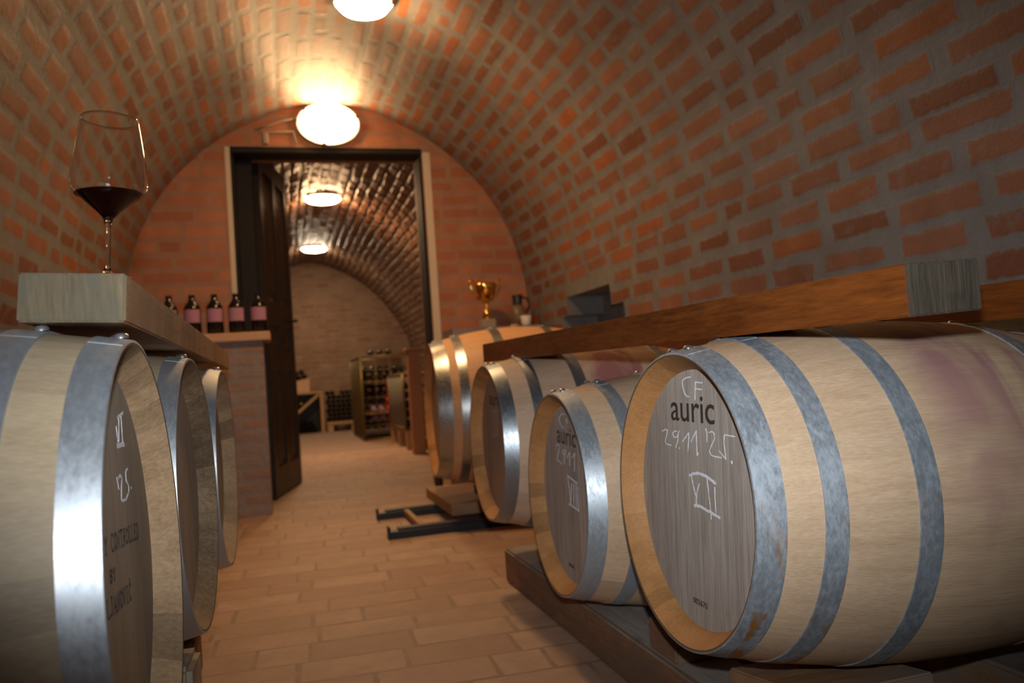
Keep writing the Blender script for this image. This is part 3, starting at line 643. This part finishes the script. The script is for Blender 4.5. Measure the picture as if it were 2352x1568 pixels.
# ------------------------------------------------------------------ wine glass on the left beam
tl = math.radians(3.3)
G = Matrix.Translation((-.2122, 1.155, Z+.1635+.0012)) @ Matrix.Rotation(tl, 4, 'Y')
g = thing('wine_glass', 'tall stemmed glass of red wine standing on the pale beam', 'glass', G)
obj('foot', lathe([(0, 0), (.0295, 0), (.030, .0008), (.0295, .0016), (.02, .0032), (.008, .006), (.0045, .010), (0, .010)], 64), 'glass', g, True)
obj('stem', lathe([(0, .0102), (.0044, .0102), (.0036, .018), (.0033, .04), (.0036, .066), (.0046, .074), (0, .074)], 32), 'glass', g, True)
prf = [(.0048, .0742), (.0062, .079), (.0105, .0845), (.019, .0925), (.034, .106), (.0435, .1155), (.0468, .122), (.0472, .128), (.0462, .140), (.0430, .165), (.0395, .188), (.0352, .2135)]
def catm(P_, n=5): return dens(P_, n)
outer = catm(prf); wl = .0005
inner = [(r-wl if z > .085 else (r-.0012)*.62, max(z, .0795)) for r, z in outer if z > .0795]
obj('bowl', lathe([(0, .0742)]+outer+[(outer[-1][0]-.0004, outer[-1][1]+.0004)]+inner[::-1]+[(0, .0795)], 96), 'glass', g, True)
wz = .1125; wp = [(r+.0002, z) for r, z in inner if z < wz-.0015]; top_r = [r for r, z in inner if z >= wz][0]+.0002
bm = lathe([(0, .0793)]+wp+[(top_r, wz), (0, wz)], 96)
for v in bm.verts:
    if abs(v.co.z-wz) < 1e-5: v.co.z += math.tan(tl)*v.co.x
obj('wine', bm, 'wine', g, True, 40)

# ------------------------------------------------------------------ brick pier with shelf and pink-labelled bottles
def solid(name, x0, x1, y0, y1, z0, z1, m, label, cat): o = obj(name, BX(x0, x1, y0, y1, z0, z1), m); return tag(o, label, cat)
solid('brick_pier', -.97, -.10, 5.67, 5.985, 0, Z+.349, 'pier', 'low brick pier carrying the bottle shelf, left of the doorway', 'pier')
o = obj('shelf_board', BX(-.97, -.05, 5.63, 5.98, Z+.3495, Z+.41, .006), 'shelf'); tag(o, 'thick wooden shelf board on the brick pier under the pink-labelled bottles', 'shelf')
def bottle(x, y, z, label, s=1., rot=0, group=None, tilt=0):
    b = thing('wine_bottle', label, 'bottle', T(x, y, z, rot), group)
    obj('glass_body', lathe([(0, 0), (.050*s, 0), (.055*s, .006), (.055*s, .175), (.0525*s, .192), (.043*s, .210), (.030*s, .226), (.0225*s, .240), (.0195*s, .262), (.021*s, .264), (.021*s, .276), (0, .276)], 28), 'dkglass', b, True, 40)
    bm = bmesh.new(); q = [[bm.verts.new((.0557*s*math.cos(a), .0557*s*math.sin(a), zz)) for a in [math.radians(-158+i*8) for i in range(17)]] for zz in (.085, .174)]
    for i in range(16): f = bm.faces.new((q[0][i], q[0][i+1], q[1][i+1], q[1][i])); f.smooth = True
    obj('label', bm, 'label', b)
    return b
for x, lab in ((-.69, 'wine bottle half hidden behind the pale beam, at the left of the shelf'), (-.546, 'pink-labelled bottle second from the left on the shelf, base cut by the pale beam'), (-.404, 'pink-labelled bottle in the middle of the five on the shelf'), (-.264, 'pink-labelled bottle fourth along the shelf, in front of the plaster door edge'), (-.118, 'pink-labelled bottle at the right end of the shelf, against the dark door')):
    bottle(x, 5.75, Z+.4105, lab, 1.0, R.uniform(-.1, .1)+.04, 'pink-labelled bottles on the shelf')

# ------------------------------------------------------------------ brick ledge with trophy, jug and cup
solid('brick_ledge', 1.21, 1.87, 5.62, 5.985, 0, Z+.36, 'pier', 'low brick ledge right of the doorway behind the big barrel', 'ledge')
LZ = Z+.3605
t = thing('trophy_cup', 'gold trophy cup with two handles on the brick ledge', 'trophy', T(1.50, 5.72, LZ, .2))
obj('plinth', BX(-.048, .048, -.045, .045, 0, .062, .004), 'marble', t)
obj('stem', lathe([(0, .062), (.036, .062), (.038, .072), (.033, .09), (.034, .105), (.026, .122), (.013, .138), (.011, .15), (.016, .158), (.010, .166), (.008, .176), (.014, .184), (0, .186)], 28), 'gold', t, True)
obj('cup', lathe([(0, .184), (.016, .186), (.036, .20), (.058, .225), (.072, .255), (.082, .30), (.085, .33), (.080, .33), (.070, .26), (.03, .205), (0, .20)], 36), 'gold', t, True)
for s in (-1, 1): obj('handle', tube(bmesh.new(), [(s*.052, 0, .212), (s*.085, 0, .235), (s*.105, 0, .27), (s*.122, 0, .31), (s*.126, 0, .35), (s*.112, 0, .362), (s*.10, 0, .345), (s*.084, 0, .32)], .0075), 'gold', t)
j = thing('clay_jug', 'dark glazed clay jug on the brick ledge right of the trophy', 'jug', T(1.765, 5.80, LZ))
obj('body', lathe([(0, 0), (.045, 0), (.06, .02), (.075, .07), (.072, .11), (.05, .15), (.038, .165), (.0, .17)], 28), 'clay2', j, True)
obj('neck', lathe([(.037, .16), (.036, .19), (.040, .235), (.043, .245), (.037, .245), (.033, .19), (.033, .16)], 28), 'clay', j, True)
obj('handle', tube(bmesh.new(), [(.036, 0, .225), (.08, 0, .22), (.095, 0, .17), (.072, 0, .11)], .009), 'clay', j)
o = obj('white_cup', lathe([(0, 0), (.030, 0), (.034, .01), (.043, .075), (.040, .075), (.031, .012), (0, .01)], 24), 'white', None, True); o.matrix_world = T(1.79, 5.69, LZ); tag(o, 'small white cup on the brick ledge in front of the clay jug', 'cup')

# ------------------------------------------------------------------ lamps
def ceil_lamp(name, mat, r, label, glow, h=.055, cat='lamp'):
    L_ = thing(name, label, cat, mat)
    obj('base', lathe([(0, 0), (r*.93, 0), (r*1.02, -.008), (r*1.02, -.034), (r*.96, -.036), (0, -.03)], 40), 'lampbase', L_, True, 35)
    obj('diffuser', lathe([(r*.95, -.0362), (r*.96, -.040), (r*.80, -.036-h*.62), (r*.45, -.036-h*.93), (0, -.036-h)], 40), glow, L_, True)
    for a in (100, 220, 340):
        obj('clip', BX(r*.93, r*1.05, -.012, .012, -.052, -.022, .003), 'clip', L_).matrix_local = Matrix.Rotation(math.radians(a), 4, 'Z')
    return L_
ceil_lamp('ceiling_lamp', T(.54, 4.22, 2.91), .155, 'round glowing ceiling lamp at the top of the near vault', 'glow')
ceil_lamp('wall_lamp', Matrix.Translation((.445, 5.994, Z+1.955)) @ Matrix.Rotation(math.radians(-90), 4, 'X') @ Matrix.Diagonal((1, .70, 1, 1)), .225, 'large oval glowing lamp on the end wall above the doorway', 'gloww')
ceil_lamp('ceiling_lamp', T(.645, 10.35, 3.28), .235, 'nearer glowing ceiling lamp in the far room', 'glow2')
ceil_lamp('ceiling_lamp', T(.685, 14.1, 3.28), .225, 'farther glowing ceiling lamp in the far room', 'glow3')
bm = tube(bmesh.new(), [(.245, 5.985, Z+2.0), (.13, 5.983, Z+1.98), (.03, 5.983, Z+1.945), (-.08, 5.983, Z+1.904), (-.02, 5.983, Z+1.88), (.016, 5.982, Z+1.886), (.19, 5.982, Z+1.895), (.21, 5.982, Z+1.80)], .007)
o = obj('power_cable', bm, 'cable'); tag(o, 'grey power cable running from the wall lamp along the arch', 'cable')
o = obj('junction_box', BX(-.025, .01, 5.965, 5.993, Z+1.80, Z+1.88, .004), 'cable'); tag(o, 'small junction box on the brick above the door head', 'box')

# ------------------------------------------------------------------ far room: racks, cages, post
rk = thing('bottle_rack', 'wooden wine rack with a diagonal divider against the far wall', 'rack', T(0, 15.35, 0))
obj('side_post', BX(.69, .745, -.03, .5, 0, .735, .004), 'lwood', rk); obj('side_post', BX(-.42, -.365, -.03, .5, 0, .735, .004), 'lwood', rk)
obj('top_board', BX(-.42, .745, -.03, .5, .735, .765, .003), 'lwood', rk)
obj('divider', hexa([(.19, -.02, .36), (.655, -.02, .735), (.69, -.02, .70), (.225, -.02, .325), (.19, .5, .36), (.655, .5, .735), (.69, .5, .70), (.225, .5, .325)], .003), 'lwood', rk)
obj('divider', hexa([(-.365, -.02, .70), (.19, -.02, .325), (.225, -.02, .36), (-.33, -.02, .735), (-.365, .5, .70), (.19, .5, .325), (.225, .5, .36), (-.33, .5, .735)], .003), 'lwood', rk)
obj('back_panel', BX(-.42, .745, .5, .52, 0, .765), 'darkwood', rk)
o = obj('crate_side', hexa([(-.2, 15.36, .90), (.515, 15.36, 1.03), (.515, 15.36, .768), (-.2, 15.36, .768), (-.2, 15.38, .90), (.515, 15.38, 1.03), (.515, 15.38, .768), (-.2, 15.38, .768)], .002), 'shelf'); tag(o, 'pale slanting board standing on top of the wooden wine rack', 'board')
lyp = {}
def lying(x, y, z, label, group, cap='dkglass', r=.042, L_=.30):
    if (cap, r) not in lyp:
        bm = lathe([(0, 0), (r*.92, 0), (r, .008), (r, .18), (r*.7, .205), (r*.4, .222), (r*.34, .24), (r*.34, .262), (0, .262)], 16)
        me = bpy.data.meshes.new('bottle_body'); bm.to_mesh(me); bm.free(); me.materials.append(mt[cap if cap in ('red', 'lav') else 'dkglass'])
        bm = lathe([(0, .2625), (r*.36, .2625), (r*.4, .266), (r*.4, .298), (0, .30)], 14)
        me2 = bpy.data.meshes.new('capsule'); bm.to_mesh(me2); bm.free(); me2.materials.append(mt[cap])
        lyp[(cap, r)] = (me, me2)
    me, me2 = lyp[(cap, r)]
    b = thing('wine_bottle', label, 'bottle', Matrix.Translation((x, y, z)) @ Matrix.Rotation(math.radians(90), 4, 'X'), group)
    for n_, m_ in (('glass_body', me), ('capsule', me2)):
        o = bpy.data.objects.new(n_, m_); C.objects.link(o); o.parent = b
G1 = 'dark bottles piled on top of the wooden rack'
for row, (n_, x0) in enumerate(((5, .02), (4, .0725))):
    for i in range(n_): 
        x = x0+i*.105; lying(x, 15.75, .768+.08+row*.10+max(0, x-.0)*.22+.12, 'dark wine bottle lying in the pile on top of the wooden rack', G1, 'dkglass', .051)
G2 = 'dark bottles at the foot of the wooden rack'
for row in range(3):
    for i in range(5-row): lying(.24+i*.09+row*.045, 15.66, .043+row*.076, 'dark wine bottle lying in the bottom compartment of the wooden rack', G2)
lying(.345, 15.62, .565, 'wine bottle with a yellow capsule in the upper compartment of the wooden rack', None, 'yellow')
lying(.235, 15.66, .47, 'dark wine bottle lying below the yellow-capped one in the rack', None)
st = thing('low_bench', 'low wooden bench under the stack of dark bottles by the far wall', 'bench', T(0, 15.3, 0))
obj('top', BX(.79, 1.36, 0, .5, .13, .18, .003), 'lwood', st)
for x in (.795, 1.24): obj('leg', BX(x, x+.11, .01, .49, 0, .1295, .003), 'lwood', st)
G3 = 'dark bottles stacked on the low bench'
for row in range(7):
    for i in range(6):
        if row == 6 and i in (2,): continue
        lying(.835+i*.09+(row % 2)*.03, 15.61,   .18+.047+row*.083, 'dark wine bottle lying in the stack on the low bench', G3, 'dkglass', .0435)
def cage(x0, x1, y0, y1, z0, z1, label, meshm, lab2, nz=6, nx=4, dense=.05):
    cg = thing('wire_cage', label, 'cage', T(0, 0, 0))
    bm = bmesh.new()
    for x in (x0, x1):
        for y in (y0, y1): tube(bm, [(x, y, z0), (x, y, z1)], .018, 6)
    for z in (z0, z1):
        for a in (((x0, y0, z), (x1, y0, z)), ((x0, y1, z), (x1, y1, z)), ((x0, y0, z), (x0, y1, z)), ((x1, y0, z), (x1, y1, z))): tube(bm, a, .014, 6)
    obj('frame', bm, 'wire', cg)
    bm = bmesh.new()
    for i in range(1, nz): z = z0+(z1-z0)*i/nz; tube(bm, [(x0, y0, z), (x1, y0, z)], .005 if i != 2 else .010, 5)
    for i in range(1, nx): x = x0+(x1-x0)*i/nx; tube(bm, [(x, y0, z0), (x, y0, z1)], .004, 5)
    obj('front_wires', bm, 'wire', cg)
    bm = bmesh.new(); y = y0
    while y < y1: tube(bm, [(x0, y, z0), (x0, y, z1)], .006, 4); y += dense
    z = z0
    while z < z1: tube(bm, [(x0, y0, z), (x0, y1, z)], .006, 4); z += dense
    obj('side_mesh', bm, meshm, cg)
    bm = bmesh.new(); z = z0
    while z < z1: tube(bm, [(x0, y1, z), (x1, y1, z)], .008, 4); z += .03
    obj('back_mesh', bm, meshm, cg)
    return cg
def pallet(x0, x1, y0, y1, h, label, m='lwood'):
    p = thing('wooden_pallet', label, 'pallet', T(0, 0, 0))
    for i in range(5): w = (y1-y0)/5; obj('deck_board', BX(x0, x1, y0+i*w+.01, y0+(i+1)*w-.01, h-.025, h), m, p)
    for i in range(3):
        y = y0+(y1-y0-.09)*i/2; obj('block', BX(x0, x0+.09, y, y+.09, .02, h-.025), m, p); obj('block', BX(x1-.09, x1, y, y+.09, .02, h-.025), m, p); obj('bottom_board', BX(x0, x1, y, y+.09, 0, .02), m, p)
cage(1.15, 2.0, 11.95, 13.7, .02, 1.25, 'tall wire cage full of bottles in the far room', 'wire', '')
G4 = 'dark bottles inside the tall wire cage'; zz = .13
cols = {(5, 0): 'red'}
for row in range(8):
    for i in range(6):
        x = 1.225+i*.114; z = .222+row*.118
        cap = 'red' if i == 3 and row < 6 else ('blue' if i == 3 and row == 6 else ('lav' if row in (1, 2) and i in (1, 2) and row != 0 else 'dkglass'))
        lab, gr = ('dark wine bottle lying inside the tall wire cage', G4)
        if cap == 'red': lab, gr = ('red bottle in the column inside the tall wire cage', 'red bottles in the tall wire cage')
        elif cap == 'lav': lab, gr = ('lavender bottle low inside the tall wire cage', 'lavender bottles in the tall wire cage')
        elif cap == 'blue': lab, gr = ('blue-capped bottle above the red column in the tall wire cage', None)
        lying(x, 12.34, z, lab, gr, cap, .055)
bm = bmesh.new()
for z in (.222+.118*2-.059, .222+.118*6-.059): box(bm, 1.17, 1.98, 12.0, 13.6, z-.0035, z+.0035)
obj('shelf_board', bm, 'lwood', bpy.data.objects['wire_cage'])
G5 = 'bottles standing on top of the tall wire cage'
for i in range(3):
    lying(1.35+i*.13, 12.45, 1.264+.046, 'wine bottle lying on top of the tall wire cage', G5, ('lav', 'dkglass', 'red')[i] if False else 'dkglass', .045)
pallet(1.44, 2.3, 9.75, 11.2, .24, 'wooden pallet under the grey mesh cage')
cage(1.44, 2.25, 9.78, 11.15, .262, .93, 'grey mesh cage on a wooden pallet behind the timber post', 'gwire', '', dense=.03)
for i in range(7):
    for row in range(5): lying(1.52+i*.1, 10.25, .31+row*.12, 'dark wine bottle inside the grey mesh cage', 'dark bottles in the grey mesh cage', 'dkglass', .045)
bm = BX(1.41, 1.555, 9.05, 9.20, 0, 1.185, .01, 0, 2); box(bm, 1.385, 1.58, 9.03, 9.22, 1.185, 1.215, .006); o = obj('timber_post', bm, 'post'); tag(o, 'brown timber post with a flat cap standing before the mesh cage', 'post')
